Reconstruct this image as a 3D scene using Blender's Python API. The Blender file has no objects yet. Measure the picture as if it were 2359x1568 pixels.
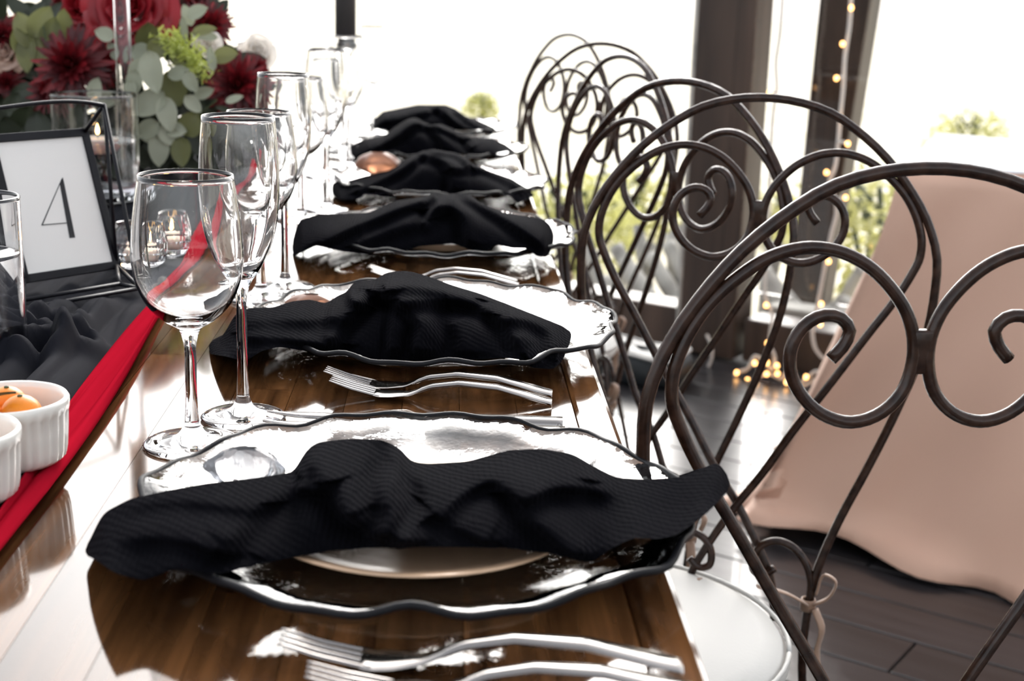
import bpy, math, random
import numpy as np
from mathutils import Matrix, Vector

# ------------------------------------------------------------------ camera
W, H = 2359, 1568
FPX = W * 50 / 36
CX, CY = W / 2, H / 2
CAM = np.array([0.0, 0.0, 1.08])
def _axes(vpx=1040, vpy=-50, roll=.03):
    a = np.array([vpx - CX, -(vpy - CY), -FPX]); a /= np.linalg.norm(a)
    b = np.array([roll, 1, 0]); c = np.array([0, 0, -1.0])
    z = b * (c @ a) - c * (b @ a); z /= np.linalg.norm(z)
    if z[1] < 0: z = -z
    return np.array([np.cross(a, z), a, z])
M = _axes()
def ray(p): return M @ np.array([p[0] - CX, -(p[1] - CY), -FPX])
def at_z(px, py, z):
    d = ray((px, py)); return CAM + d * ((z - CAM[2]) / d[2])
def at_y(px, py, y):
    d = ray((px, py)); return CAM + d * (y / d[1])
WN = np.array([.6, .8, 0.0]); WE = np.array([.8, -.6, 0.0])      # window wall: normal and direction
def at_w(px, py, c):
    d = ray((px, py)); return CAM + d * (c / (d @ WN))
def wp(e, n, z): return WE * e + WN * n + np.array([0, 0, z])

sc = bpy.context.scene
col = sc.collection
cd = bpy.data.cameras.new('camera'); cam = bpy.data.objects.new('camera', cd); col.objects.link(cam)
cd.lens = 50; cd.sensor_width = 36; cd.clip_start = .02; cd.clip_end = 500
mw = Matrix.Identity(4)
for i in range(3):
    for j in range(3): mw[i][j] = M[i, j]
mw.translation = Vector(CAM)
cam.matrix_world = mw
cd.dof.use_dof = True; cd.dof.focus_distance = 1.08; cd.dof.aperture_fstop = 9.0
sc.camera = cam

# ------------------------------------------------------------------ world, exposure
world = bpy.data.worlds.new('world'); sc.world = world; world.use_nodes = True
nt = world.node_tree; bg = nt.nodes['Background']
sky = nt.nodes.new('ShaderNodeTexSky'); sky.sky_type = 'NISHITA'; sky.sun_disc = False
sky.sun_elevation = math.radians(32); sky.sun_rotation = math.radians(8); sky.air_density = 1.0; sky.dust_density = 4.0; sky.ozone_density = 1.0
hs = nt.nodes.new('ShaderNodeHueSaturation'); hs.inputs['Saturation'].default_value = .22     # hazy, milky sky
nt.links.new(sky.outputs[0], hs.inputs['Color']); nt.links.new(hs.outputs[0], bg.inputs[0]); bg.inputs[1].default_value = .3
sc.view_settings.view_transform = 'Standard'; sc.view_settings.look = 'None'
sc.view_settings.exposure = .55; sc.view_settings.gamma = 1; sc.view_settings.use_curve_mapping = False

sc.cycles.max_bounces = 14; sc.cycles.diffuse_bounces = 3; sc.cycles.glossy_bounces = 6; sc.cycles.transmission_bounces = 14; sc.cycles.adaptive_threshold = .06; sc.cycles.adaptive_min_samples = 12

# ------------------------------------------------------------------ materials
def mat(name, base=(.5, .5, .5), rough=.5, metal=0, **k):
    m = bpy.data.materials.new(name); m.use_nodes = True
    b = m.node_tree.nodes['Principled BSDF']
    b.inputs['Base Color'].default_value = (*base, 1); b.inputs['Roughness'].default_value = rough; b.inputs['Metallic'].default_value = metal
    for n, v in k.items():
        n = n.replace('_', ' ')
        if n in b.inputs: b.inputs[n].default_value = v
    return m
def N(m, t, **k):
    n = m.node_tree.nodes.new(t)
    for a, v in k.items(): setattr(n, a, v)
    return n
def L(m, a, b): m.node_tree.links.new(a, b)
def bsdf(m): return m.node_tree.nodes['Principled BSDF']
def coords(m, scale=(1, 1, 1), kind='Object'):
    tc = N(m, 'ShaderNodeTexCoord'); mp = N(m, 'ShaderNodeMapping'); mp.inputs['Scale'].default_value = scale
    L(m, tc.outputs[kind], mp.inputs[0]); return mp.outputs[0]
def noise(m, vec, scale=5, detail=4, rough=.5):
    n = N(m, 'ShaderNodeTexNoise'); n.inputs['Scale'].default_value = scale; n.inputs['Detail'].default_value = detail; n.inputs['Roughness'].default_value = rough
    L(m, vec, n.inputs['Vector']); return n.outputs['Fac']
def ramp(m, fac, stops):
    r = N(m, 'ShaderNodeValToRGB'); e = r.color_ramp.elements
    while len(e) < len(stops): e.new(.5)
    for el, (p, c) in zip(e, stops): el.position = p; el.color = (*c, 1)
    L(m, fac, r.inputs[0]); return r.outputs[0]
def bump(m, h, strength=.3, dist=.002):
    b = N(m, 'ShaderNodeBump'); b.inputs['Strength'].default_value = strength; b.inputs['Distance'].default_value = dist
    L(m, h, b.inputs['Height']); L(m, b.outputs[0], bsdf(m).inputs['Normal']); return b
def math_node(m, op, a, b=None):
    n = N(m, 'ShaderNodeMath', operation=op)
    for i, v in enumerate((a, b)):
        if v is None: continue
        if isinstance(v, (int, float)): n.inputs[i].default_value = v
        else: L(m, v, n.inputs[i])
    return n.outputs[0]

def wood_mat(name, dark, light, rough, bumpd, gscale=(60, 3, 60), coat=0):
    m = mat(name, light, rough)
    oi = N(m, 'ShaderNodeObjectInfo')
    v = coords(m, gscale); ad = N(m, 'ShaderNodeVectorMath', operation='ADD'); cmb = N(m, 'ShaderNodeCombineXYZ')
    r10 = math_node(m, 'MULTIPLY', oi.outputs['Random'], 37.0)
    for i in range(3): L(m, r10, cmb.inputs[i])
    L(m, v, ad.inputs[0]); L(m, cmb.outputs[0], ad.inputs[1])
    g = noise(m, ad.outputs[0], 1, 3, .65)
    mid = tuple((a + b) / 2 for a, b in zip(dark, light))
    c = ramp(m, g, [(.3, dark), (.52, mid), (.72, light)])
    hsv = N(m, 'ShaderNodeHueSaturation'); L(m, c, hsv.inputs['Color'])
    L(m, math_node(m, 'ADD', math_node(m, 'MULTIPLY', oi.outputs['Random'], .7), .65), hsv.inputs['Value'])
    L(m, hsv.outputs[0], bsdf(m).inputs['Base Color'])
    fine = noise(m, coords(m, (220, 220, 220)), 1, 1, .6)
    h = math_node(m, 'ADD', math_node(m, 'MULTIPLY', g, .5), math_node(m, 'MULTIPLY', fine, .5))
    bump(m, h, .5, bumpd)
    bsdf(m).inputs['Coat Weight'].default_value = coat
    return m
MT = {}
MT['table'] = wood_mat('table_wood', (.022, .009, .0035), (.13, .056, .02), .5, .00035, coat=1.0)
bsdf(MT['table']).inputs['Coat Roughness'].default_value = .07; bsdf(MT['table']).inputs['Specular IOR Level'].default_value = 0
MT['floor'] = wood_mat('floor_wood', (.012, .011, .012), (.035, .032, .034), .3, .0006, (2, 40, 40), coat=.25)
MT['floor_under'] = mat('floor_gap', (.006, .006, .006), .7)
MT['post'] = wood_mat('post_wood', (.03, .017, .011), (.085, .052, .036), .4, .001, (14, 14, 1.2))
MT['iron'] = mat('wrought_iron', (.035, .02, .015), .22, 0, Specular_IOR_Level=.34)
_v = noise(MT['iron'], coords(MT['iron'], (90, 90, 90)), 1, 4)
L(MT['iron'], ramp(MT['iron'], _v, [(.35, (.018, .008, .0048)), (.75, (.055, .027, .017))]), bsdf(MT['iron']).inputs['Base Color']); bump(MT['iron'], _v, .25, .001)
MT['glass'] = mat('clear_glass', (1, 1, 1), 0.0, IOR=1.47, Transmission_Weight=1.0)
MT['water'] = mat('water', (1, 1, 1), 0.0, IOR=1.33, Transmission_Weight=1.0)
MT['hammered'] = mat('hammered_glass', (.97, .98, .98), .03, IOR=1.47, Transmission_Weight=1.0)
_v = noise(MT['hammered'], coords(MT['hammered'], (95, 95, 40)), 1, 3, .6); bump(MT['hammered'], _v, .22, .0016)
MT['rim'] = mat('dark_silver_rim', (.008, .008, .010), .5, 0, Specular_IOR_Level=.2)
MT['steel'] = mat('polished_steel', (.33, .31, .295), .14, 1.0)
MT['beige'] = mat('beige_ceramic', (.66, .44, .28), .3, Coat_Weight=.4)
MT['white_ceramic'] = mat('white_ceramic', (.82, .79, .73), .22, Coat_Weight=.5)
def gauze(name, base, sheen):
    m = mat(name, base, .95, Sheen_Weight=sheen, Sheen_Roughness=.45)
    bsdf(m).inputs['Sheen Tint'].default_value = (.6, .55, .75, 1)
    bsdf(m).inputs['Specular IOR Level'].default_value = .015
    v = coords(m, (1, 1, 1))
    w1 = N(m, 'ShaderNodeTexWave', wave_type='BANDS', bands_direction='X'); w1.inputs['Scale'].default_value = 95; w1.inputs['Distortion'].default_value = 2.5; w1.inputs['Detail'].default_value = 1.5; w1.inputs['Detail Scale'].default_value = .6
    w2 = N(m, 'ShaderNodeTexWave', wave_type='BANDS', bands_direction='DIAGONAL'); w2.inputs['Scale'].default_value = 80; w2.inputs['Distortion'].default_value = 3.5; w2.inputs['Detail'].default_value = 1.5
    L(m, v, w1.inputs[0]); L(m, v, w2.inputs[0])
    bump(m, math_node(m, 'ADD', w1.outputs['Fac'], w2.outputs['Fac']), .4, .0010)
    return m
MT['napkin'] = gauze('black_gauze', (.0032, .0032, .0044), .008)
MT['runner'] = mat('charcoal_chiffon', (.010, .0105, .0145), .85, Sheen_Weight=.014, Specular_IOR_Level=.03)
MT['red_cloth'] = mat('crimson_chiffon', (.32, .006, .018), .9, Sheen_Weight=0, Specular_IOR_Level=.0)
MT['frame'] = mat('black_metal', (.006, .006, .009), .42, 0, Specular_IOR_Level=.25)
MT['card'] = mat('card', (.9, .87, .83), .6)
MT['ink'] = mat('black_ink', (.01, .01, .012), .5)
MT['cloth_blush'] = mat('blush_satin', (.74, .46, .335), .5, Sheen_Weight=.1)
MT['cloth_white'] = mat('white_cloth', (.82, .83, .85), .7)
MT['seat'] = mat('cream_leather', (.55, .54, .51), .5)
_v = noise(MT['seat'], coords(MT['seat'], (260, 260, 260)), 1, 3); bump(MT['seat'], _v, .25, .0006)
MT['ribbon'] = mat('tan_ribbon', (.33, .2, .13), .5, Sheen_Weight=.3)
MT['orange'] = mat('orange_peel', (.8, .24, .012), .4)
_v = noise(MT['orange'], coords(MT['orange'], (900, 900, 900)), 1, 2); bump(MT['orange'], _v, .2, .0004)
MT['wax'] = mat('pale_wax', (.85, .74, .66), .5, Subsurface_Weight=.3)
MT['black_wax'] = mat('black_wax', (.07, .066, .066), .5)
MT['cord'] = mat('clear_cord', (.75, .72, .66), .35)
MT['log'] = mat('bleached_wood', (.62, .6, .55), .8)
_v = noise(MT['log'], coords(MT['log'], (8, 8, 8)), 1, 5); L(MT['log'], ramp(MT['log'], _v, [(.3, (.2, .19, .17)), (.62, (.52, .5, .45))]), bsdf(MT['log']).inputs['Base Color'])
MT['hole'] = mat('dark_hole', (.02, .02, .02), .9)
MT['bag'] = mat('black_vinyl', (.008, .011, .013), .45)
MT['organza'] = mat('copper_organza', (.55, .25, .14), .3, Transmission_Weight=.5, Sheen_Weight=.5)
MT['cello'] = mat('clear_cellophane', (.8, .8, .82), .08, IOR=1.2, Transmission_Weight=.85)
def leafm(name, a, b, tr=.12):
    m = mat(name, a, .5, Transmission_Weight=0)
    oi = N(m, 'ShaderNodeObjectInfo'); L(m, ramp(m, oi.outputs['Random'], [(0, a), (1, b)]), bsdf(m).inputs['Base Color'])
    out = m.node_tree.nodes['Material Output']
    t = N(m, 'ShaderNodeBsdfTranslucent'); t.inputs[0].default_value = (*[min(1, c * 1.3) for c in a], 1)
    mx = N(m, 'ShaderNodeMixShader'); mx.inputs[0].default_value = tr
    L(m, bsdf(m).outputs[0], mx.inputs[1]); L(m, t.outputs[0], mx.inputs[2]); L(m, mx.outputs[0], out.inputs[0])
    return m
MT['leaf_silver'] = leafm('silver_eucalyptus', (.28, .30, .215), (.40, .415, .31))
MT['leaf_olive'] = leafm('olive_eucalyptus', (.13, .14, .05), (.19, .19, .08), .25)
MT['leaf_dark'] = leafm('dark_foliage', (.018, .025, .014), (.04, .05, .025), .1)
MT['lime'] = leafm('lime_filler', (.42, .48, .09), (.5, .55, .16), .3)
MT['rose'] = leafm('crimson_rose', (.26, .006, .014), (.34, .01, .02), .15)
MT['mum'] = leafm('burgundy_mum', (.17, .005, .01), (.22, .008, .014), .15)
_g = N(MT['mum'], 'ShaderNodeNewGeometry'); L(MT['mum'], ramp(MT['mum'], _g.outputs['Random Per Island'], [(0, (.035, .0015, .003)), (.6, (.13, .005, .009)), (1, (.32, .014, .022))]), bsdf(MT['mum']).inputs['Base Color'])
MT['white_petal'] = leafm('white_petal', (.75, .7, .64), (.8, .76, .7), .3)
MT['peach_petal'] = leafm('peach_petal', (.6, .42, .33), (.66, .48, .4), .3)
MT['stem'] = mat('green_stem', (.06, .08, .03), .6)
def emit(name, c, s):
    m = mat(name, c, .5); bsdf(m).inputs['Emission Color'].default_value = (*c, 1); bsdf(m).inputs['Emission Strength'].default_value = s; return m
MT['bulb'] = emit('warm_bulb', (1, .5, .16), 4.5)
MT['flame'] = emit('candle_flame', (1, .55, .18), 12)
MT['bush'] = leafm('dry_bush', (.5, .5, .2), (.66, .6, .3), .3)
MT['ground'] = mat('dry_field', (.6, .53, .38), .95)
_v = noise(MT['ground'], coords(MT['ground'], (.9, .9, .9)), 1, 6); L(MT['ground'], ramp(MT['ground'], _v, [(.35, (.66, .6, .42)), (.6, (.85, .79, .66))]), bsdf(MT['ground']).inputs['Base Color'])
MT['plaster'] = mat('plain_plaster', (.2, .17, .15), .9)
MT['pane'] = mat('window_glass', (1, 1, 1), 0.0, IOR=1.45, Transmission_Weight=1.0)

# ------------------------------------------------------------------ mesh helpers
class MB:
    def __init__(s): s.v = []; s.f = []
    def add(s, v, f):
        o = len(s.v); s.v += [tuple(map(float, p)) for p in v]; s.f += [tuple(i + o for i in q) for q in f]; return s
    def box(s, c, d, rz=0):
        cr, sr = math.cos(rz), math.sin(rz); v = []
        for z in (-1, 1):
            for x, y in ((-1, -1), (1, -1), (1, 1), (-1, 1)):
                X, Y = x * d[0] / 2, y * d[1] / 2
                v.append((c[0] + X * cr - Y * sr, c[1] + X * sr + Y * cr, c[2] + z * d[2] / 2))
        return s.add(v, [(3, 2, 1, 0), (4, 5, 6, 7), (0, 1, 5, 4), (1, 2, 6, 5), (2, 3, 7, 6), (3, 0, 4, 7)])
    def lathe(s, prof, n=32, c=(0, 0, 0), mod=None, closed=False):
        v = []; f = []; m = len(prof)
        for i in range(n):
            a = 2 * math.pi * i / n
            for j, (r, z) in enumerate(prof):
                if mod: r, z = mod(a, r, z, j)
                v.append((c[0] + r * math.cos(a), c[1] + r * math.sin(a), c[2] + z))
        for i in range(n):
            for j in range(m if closed else m - 1):
                k = (i + 1) % n; l = (j + 1) % m
                f.append((i * m + j, k * m + j, k * m + l, i * m + l))
        return s.add(v, f)
    def tube(s, pts, r, n=10, caps=True, flat=None):
        P = np.array(pts, float); k = len(P)
        T = np.gradient(P, axis=0); T /= np.linalg.norm(T, axis=1)[:, None] + 1e-12
        up = np.array([0, 0, 1.0]) if abs(T[0][2]) < .9 else np.array([1.0, 0, 0])
        u = np.cross(T[0], up); u /= np.linalg.norm(u); v = []; f = []
        rr = r if hasattr(r, '__len__') else [r] * k
        for i in range(k):
            u = u - T[i] * (u @ T[i]); u /= np.linalg.norm(u) + 1e-12; w = np.cross(T[i], u)
            for j in range(n):
                a = 2 * math.pi * j / n
                v.append(P[i] + rr[i] * (math.cos(a) * u + math.sin(a) * w * (flat or 1)))
        for i in range(k - 1):
            for j in range(n):
                l = (j + 1) % n; f.append((i * n + j, i * n + l, (i + 1) * n + l, (i + 1) * n + j))
        if caps: f.append(tuple(range(n))[::-1]); f.append(tuple((k - 1) * n + j for j in range(n)))
        return s.add(v, f)
    def grid(s, G, closed_u=False):
        nu, nv = len(G), len(G[0]); v = [p for row in G for p in row]; f = []
        for i in range(nu if closed_u else nu - 1):
            for j in range(nv - 1):
                k = (i + 1) % nu; f.append((i * nv + j, k * nv + j, k * nv + j + 1, i * nv + j + 1))
        return s.add(v, f)
    def build(s, name, m, parent=None, smooth=True, sub=0, bevel=0, solid=0):
        me = bpy.data.meshes.new(name); me.from_pydata(s.v, [], s.f); me.update()
        return obj(name, me, m, parent, smooth, sub, bevel, solid)
def obj(name, me, m, parent=None, smooth=True, sub=0, bevel=0, solid=0):
    o = bpy.data.objects.new(name, me); col.objects.link(o)
    if m is not None and not me.materials: me.materials.append(MT[m] if isinstance(m, str) else m)
    if smooth:
        me.polygons.foreach_set('use_smooth', [True] * len(me.polygons))
    if solid: q = o.modifiers.new('s', 'SOLIDIFY'); q.thickness = solid; q.offset = 0
    if bevel: q = o.modifiers.new('b', 'BEVEL'); q.width = bevel; q.segments = 2; q.limit_method = 'ANGLE'
    if sub: q = o.modifiers.new('d', 'SUBSURF'); q.levels = sub; q.render_levels = sub
    if parent is not None: o.parent = parent
    return o
def empty(name, loc, rz=0):
    o = bpy.data.objects.new(name, None); col.objects.link(o); o.location = Vector([float(a) for a in loc]); o.rotation_euler = (0, 0, rz); o.empty_display_size = .02; return o
def tag(o, label=None, cat=None, group=None, kind=None):
    if label: o['label'] = label
    if cat: o['category'] = cat
    if group: o['group'] = group
    if kind: o['kind'] = kind
    return o
def copy_tree(o, parent=None):
    c = o.copy(); col.objects.link(c); c.parent = parent
    for ch in [x for x in bpy.data.objects if x.parent == o]: copy_tree(ch, c)
    return c
def curve(pts, n=80):
    P = np.array(pts, float); d = np.r_[0, np.cumsum(np.linalg.norm(np.diff(P, axis=0), axis=1))]
    t = np.linspace(0, d[-1], n); m = np.gradient(P, d, axis=0) if len(P) > 2 else np.repeat((P[1:] - P[:1]) / d[1], 2, 0)
    k = np.clip(np.searchsorted(d, t, side='right') - 1, 0, len(d) - 2); h = (d[k + 1] - d[k])[:, None]; u = ((t - d[k]) / (d[k + 1] - d[k]))[:, None]
    return (2*u**3 - 3*u**2 + 1) * P[k] + (u**3 - 2*u**2 + u) * h * m[k] + (-2*u**3 + 3*u**2) * P[k + 1] + (u**3 - u**2) * h * m[k + 1]
def sph(mb, c, r, n=12, sz=1.0):
    prof = [(r * math.sin(math.pi * i / n), -r * sz * math.cos(math.pi * i / n)) for i in range(n + 1)]
    return mb.lathe(prof, 2 * n, c)
rnd = random.Random(7)
TZ = .76                                                          # table top
ORD = ['nearest', 'second nearest', 'third nearest', 'fourth nearest', 'second farthest', 'farthest']

# ------------------------------------------------------------------ setting
RZ = math.atan2(WE[1], WE[0])
fl = MB().box(wp(0, -2.0, -.03), (12, 12.0, .02), RZ).build('floor', 'floor_under', smooth=False); tag(fl, kind='structure')
pme = None
for i in range(62):
    n0 = 3.74 - .135 * (i + .5); off = (i * .53) % 1.4
    if n0 < -2.4: break
    for j in range(-2, 4):
        e = -1.6 + j * 1.4 + off
        if pme is None:
            b = MB().box((0, 0, 0), (1.396, .131, .02)); o = b.build('plank', 'floor', fl, smooth=False, bevel=.002); pme = o.data
        else:
            o = bpy.data.objects.new('plank', pme); col.objects.link(o); o.parent = fl; q = o.modifiers.new('b', 'BEVEL'); q.width = .002; q.segments = 2
        o.location = Vector(wp(e, n0, -.01)); o.rotation_euler = (0, 0, RZ)
gm = MB(); G = []
for i in range(60):
    row = []
    for j in range(40):
        n = 3.95 + (j / 39) ** 2.2 * 150; e = (i - 30) * (1.0 + (j / 39) ** 2 * 8)
        z = -.12 - .035 * (n - 4) + .00012 * (n - 4) ** 2 + .08 * math.sin(e * .7 + n * .3) * min(1, (n - 3.95) / 4)
        row.append(wp(e, n, z))
    G.append(row)
gm.grid(G); tag(gm.build('ground', 'ground'), kind='structure')
# low timber plinth under the windows
for k, (e0, e1) in enumerate(((-5.0, -1.93), (-1.73, 3.5))):
    b = MB().box(wp((e0 + e1) / 2, 3.84, .065), (e1 - e0, .12, .13), RZ); o = b.build('trim_%d' % (k + 1), 'post', smooth=False, bevel=.006); tag(o, kind='structure')
    if k == 1:
        b = MB().box(wp((e0 + e1) / 2, 3.85, 1.5), (e1 - e0, .006, 2.6), RZ); tag(b.build('window_1', 'pane', smooth=False), kind='structure')
# posts
def post(name, pts, wd, label):
    mb = MB(); v = []
    for (c, w) in pts:
        for x, y in ((-1, -1), (1, -1), (1, 1), (-1, 1)):
            v.append(c + WE * x * w / 2 + WN * y * wd / 2)
    f = [(3, 2, 1, 0)]; m = len(pts)
    for i in range(m - 1):
        for j in range(4): l = (j + 1) % 4; f.append((i*4+j, i*4+l, i*4+4+l, i*4+4+j))
    f.append(tuple((m-1)*4+j for j in range(4))); mb.add(v, f)
    o = mb.build(name, 'post', smooth=False, bevel=.006); tag(o, label, 'post'); return o
pb = at_w(1655, 760, 3.84); pe = pb @ WE
p1 = empty('timber_post', wp(pe, 3.84, 0)); tag(p1, 'thick dark timber post standing beside the iron chairs', 'post')
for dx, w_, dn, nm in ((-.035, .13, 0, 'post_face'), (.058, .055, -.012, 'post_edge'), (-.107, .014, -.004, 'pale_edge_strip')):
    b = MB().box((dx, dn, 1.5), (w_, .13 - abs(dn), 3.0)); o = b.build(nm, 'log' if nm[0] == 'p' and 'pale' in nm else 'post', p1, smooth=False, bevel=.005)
p1.rotation_euler = (0, 0, RZ)
q0 = at_w(1868, 690, 4.42); q1 = at_w(1960, 0, 4.30); dq = q1 - q0
post('leaning_beam', [(q0 - dq * .35, .115), (q0, .12), (q1, .165), (q1 + dq * 1.2, .2)], .1, 'narrower brown beam leaning behind the string of lights')

# ------------------------------------------------------------------ dining table
XR, XL, Y0, Y1 = .130, -.78, -.35, 3.27
tb = empty('dining_table', (0, 0, 0)); tag(tb, 'long glossy dark wood dining table laid for six places', 'table')
sw = (XR - XL - .03) / 20
smesh = {}
for i in range(20):
    y = Y0 - rnd.random() * .5; x = XL + .0 + sw * (i + .5)
    while y < Y1:
        ln = rnd.choice((.45, .62, .8)); a, b = max(y, Y0), min(y + ln, Y1)
        if b - a > .03:
            o = MB().box((0, 0, 0), (sw - .0004, b - a - .0005, .03)).build('stave', 'table', tb, smooth=False)
            o.location = (x, (a + b) / 2, TZ - .015 - rnd.random() * .00012)
        y += ln
o = MB().box((XR - .015, (Y0 + Y1) / 2, TZ - .02), (.0296, Y1 - Y0, .04)).build('edge_board', 'table', tb, smooth=False, bevel=.004)
o = MB().box(((XR + XL) / 2, (Y0 + Y1) / 2, TZ - .07), (XR - XL - .16, Y1 - Y0 - .2, .06)).build('apron', 'table', tb, smooth=False, bevel=.003)
for x in (XL + .12, XR - .36):
    for y in (Y0 + .15, Y1 - .15):
        MB().box((x, y, (TZ - .04) / 2), (.07, .07, TZ - .04)).build('leg', 'table', tb, smooth=False, bevel=.004)

# ------------------------------------------------------------------ iron chairs
OUT = [(.13, -.47), (.105, -.25), (.083, -.08), (.09, 0), (.108, .06), (.132, .12), (.158, .19), (.176, .25), (.1835, .31), (.182, .352), (.1705, .3845), (.149, .4185), (.122, .4495), (.0946, .4721), (.067, .489), (.036, .4985), (0, .502)]
INN = [(.061, .3768), (.053, .386), (.0495, .396), (.0565, .4045), (.0676, .406), (.0803, .399), (.088, .3846), (.088, .3702), (.0793, .3527), (.0636, .3395), (.0456, .3345), (.0253, .3403), (.0113, .3544), (.0055, .373), (.0055, .389), (.011, .4063), (.023, .4234), (.0407, .4389), (.0616, .4481), (.0819, .4499), (.1045, .4441), (.1266, .4299), (.1484, .4073), (.1607, .3845), (.166, .3645), (.1655, .3473), (.1594, .3313), (.1438, .301), (.1246, .2705), (.089, .212), (.0522, .153), (.0227, .102), (-.003, .063), (-.023, .028), (-.042, -.012), (-.05, -.06)]
CSC = [(.0855, -.03), (.0850, -.005), (.0752, .0173), (.0604, .0302), (.0463, .0334), (.0306, .0266), (.0225, .0109), (.0245, -.003), (.0345, -.006), (.0462, .003)]
RHO = .07; RR = .0047
def bk(s, h, dy=0):
    hz = max(h, -.08)
    return (s, math.sin(RHO) * hz + dy - (0 if h > -.08 else (-.08 - h) * -.18), .47 + math.cos(RHO) * h)
def make_chair():
    c = empty('iron_chair', (0, 0, 0))
    full = curve(OUT + [(-a, b) for a, b in OUT[::-1][1:]], 150)
    MB().tube([bk(a, b) for a, b in full], RR, 10).build('back_frame', 'iron', c)
    for s in (1, -1):
        p = curve(INN, 170)
        MB().tube([bk(s * a, b, .0 if s > 0 else (0.009 * max(0, min(1, (.12 - b) / .05)))) for a, b in p], RR * .95, 10).build('scroll_rod', 'iron', c)
        MB().tube([bk(s * a, b, -.001) for a, b in curve(CSC, 50)], RR * .9, 10).build('small_scroll', 'iron', c)
        MB().tube(curve([(s * .12, -.36, .43), (s * .135, -.375, .3), (s * .15, -.39, .12), (s * .165, -.41, 0.0)], 20), RR * 1.15, 10).build('front_leg', 'iron', c)
    MB().box((0, math.sin(RHO) * .385, .47 + .381), (.014, .008, .03)).build('joint', 'iron', c, bevel=.002)
    R = .195; cy = -.195
    MB().tube([(R * .93 * math.cos(t), cy + R * .93 * math.sin(t), .432) for t in np.linspace(0, 2 * math.pi, 49)], RR, 8).build('seat_ring', 'iron', c)
    st = MB().lathe([(0, .466), (.1, .466), (.16, .462), (.183, .453), (.192, .440), (.186, .430), (.1, .426), (0, .426)], 48, (0, cy, 0)).build('seat', 'seat', c)
    MB().tube([(R * .975 * math.cos(t), cy + R * .975 * math.sin(t), .452) for t in np.linspace(0, 2 * math.pi, 61)], .0026, 6).build('piping', 'seat', st)
    for s in (1, -1):
        rb = MB().lathe([(.0062, -.007), (.0085, -.006), (.0088, .004), (.0075, .007), (.0062, .006), (.0062, -.007)], 16, (s * .0845, -.004, .437))
        rb.tube(curve([(s * .092, -.012, .436), (s * .101, -.018, .418), (s * .098, -.016, .39), (s * .104, -.018, .35)], 14), .006, 8, flat=.22)
        rb.tube(curve([(s * .091, -.01, .44), (s * .106, -.012, .452), (s * .111, -.01, .47), (s * .1, -.008, .475), (s * .092, -.01, .452)], 20), .005, 8, flat=.3)
        rb.tube(curve([(s * .084, -.012, .44), (s * .06, -.02, .454), (s * .03, -.03, .462)], 8), .005, 8, flat=.25)
        rb.build('ribbon_tie', 'ribbon', c)
    return c
chairs = [(.315, .867, 1.64, .09), (.316, 1.429, 1.30, .12), (.25, 1.66, .66, .13), (.236, 2.22, .38, 0), (.262, 2.66, .80, 0), (.226, 3.09, .48, 0)]
c0 = make_chair()
CL = ['black iron scroll-back chair nearest the camera, right side cut off by frame',
      'second iron chair from the camera, whole scroll back in view beside the second plate',
      'third iron chair from the camera with its back in front of the timber post',
      'fourth iron chair from the camera, narrow turned scroll back',
      'fifth iron chair from the camera, just before the last one',
      'farthest iron chair at the end of the row']
for i, (x, y, p, so) in enumerate(chairs):
    c = c0 if i == 0 else copy_tree(c0)
    for ch in [q for q in bpy.data.objects if q.parent == c and q.name.split('.')[0] in ('seat', 'seat_ring', 'front_leg')]:
        ch.location = (-so, .035 if so else 0, 0)
    c.location = (x, y, 0); c.rotation_euler = (0, 0, p - math.pi / 2)
    tag(c, CL[i], 'chair', 'iron scroll-back chairs along the table')

# ------------------------------------------------------------------ place settings
PC = [(-.014, .796), (-.008, 1.258), (-.004, 1.722), (-.01, 2.18), (-.014, 2.625), (-.018, 3.03)]
def rimwave(ph):
    return lambda a: (.0028 * math.sin(9 * a + ph) + .0018 * math.sin(17 * a + 2 * ph), .0016 * math.sin(11 * a + 1.3 * ph) + .0012 * math.sin(23 * a))
def charger(i, cx, cy):
    w = rimwave(i * 1.7)
    def mod(a, r, z, j):
        k = max(0, (r - .12) / .042); d = w(a); return r + d[0] * k, z + d[1] * k
    t = empty('charger_plate', (cx, cy, TZ)); t.rotation_euler = (0, 0, i * .9)
    prof = [(0, .001), (.095, .001), (.115, .0035), (.14, .012), (.161, .0205), (.162, .0225), (.16, .0235), (.138, .016), (.113, .0075), (.095, .0052), (0, .0052)]
    MB().lathe(prof, 144, mod=mod).build('dish', 'hammered', t)
    pts = []
    for a in np.linspace(0, 2 * math.pi, 145): d = w(a); pts.append(((.1622 + d[0]) * math.cos(a), (.1622 + d[0]) * math.sin(a), .0224 + d[1]))
    MB().tube(pts, .0022, 8, caps=False).build('rim', 'rim', t)
    tag(t, ORD[i] + ' clear textured glass charger with dark wavy rim on the table', 'charger plate', 'glass chargers')
    p = MB().lathe([(0, .0), (.062, 0), (.068, .0015), (.08, .006), (.095 - (.012 if i else 0), .011), (.096 - (.012 if i else 0), .0122), (.0945 - (.012 if i else 0), .0128), (.084 - (.008 if i else 0), .0098), (.067, .0042), (0, .0036)], 64, (cx, cy - (.012 if i == 0 else 0), TZ + .0056)).build('side_plate', 'beige')
    tag(p, 'beige ceramic plate stacked on the ' + ORD[i] + ' glass charger', 'plate', 'beige plates on the chargers')
for i, (x, y) in enumerate(PC): charger(i, x, y)

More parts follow.
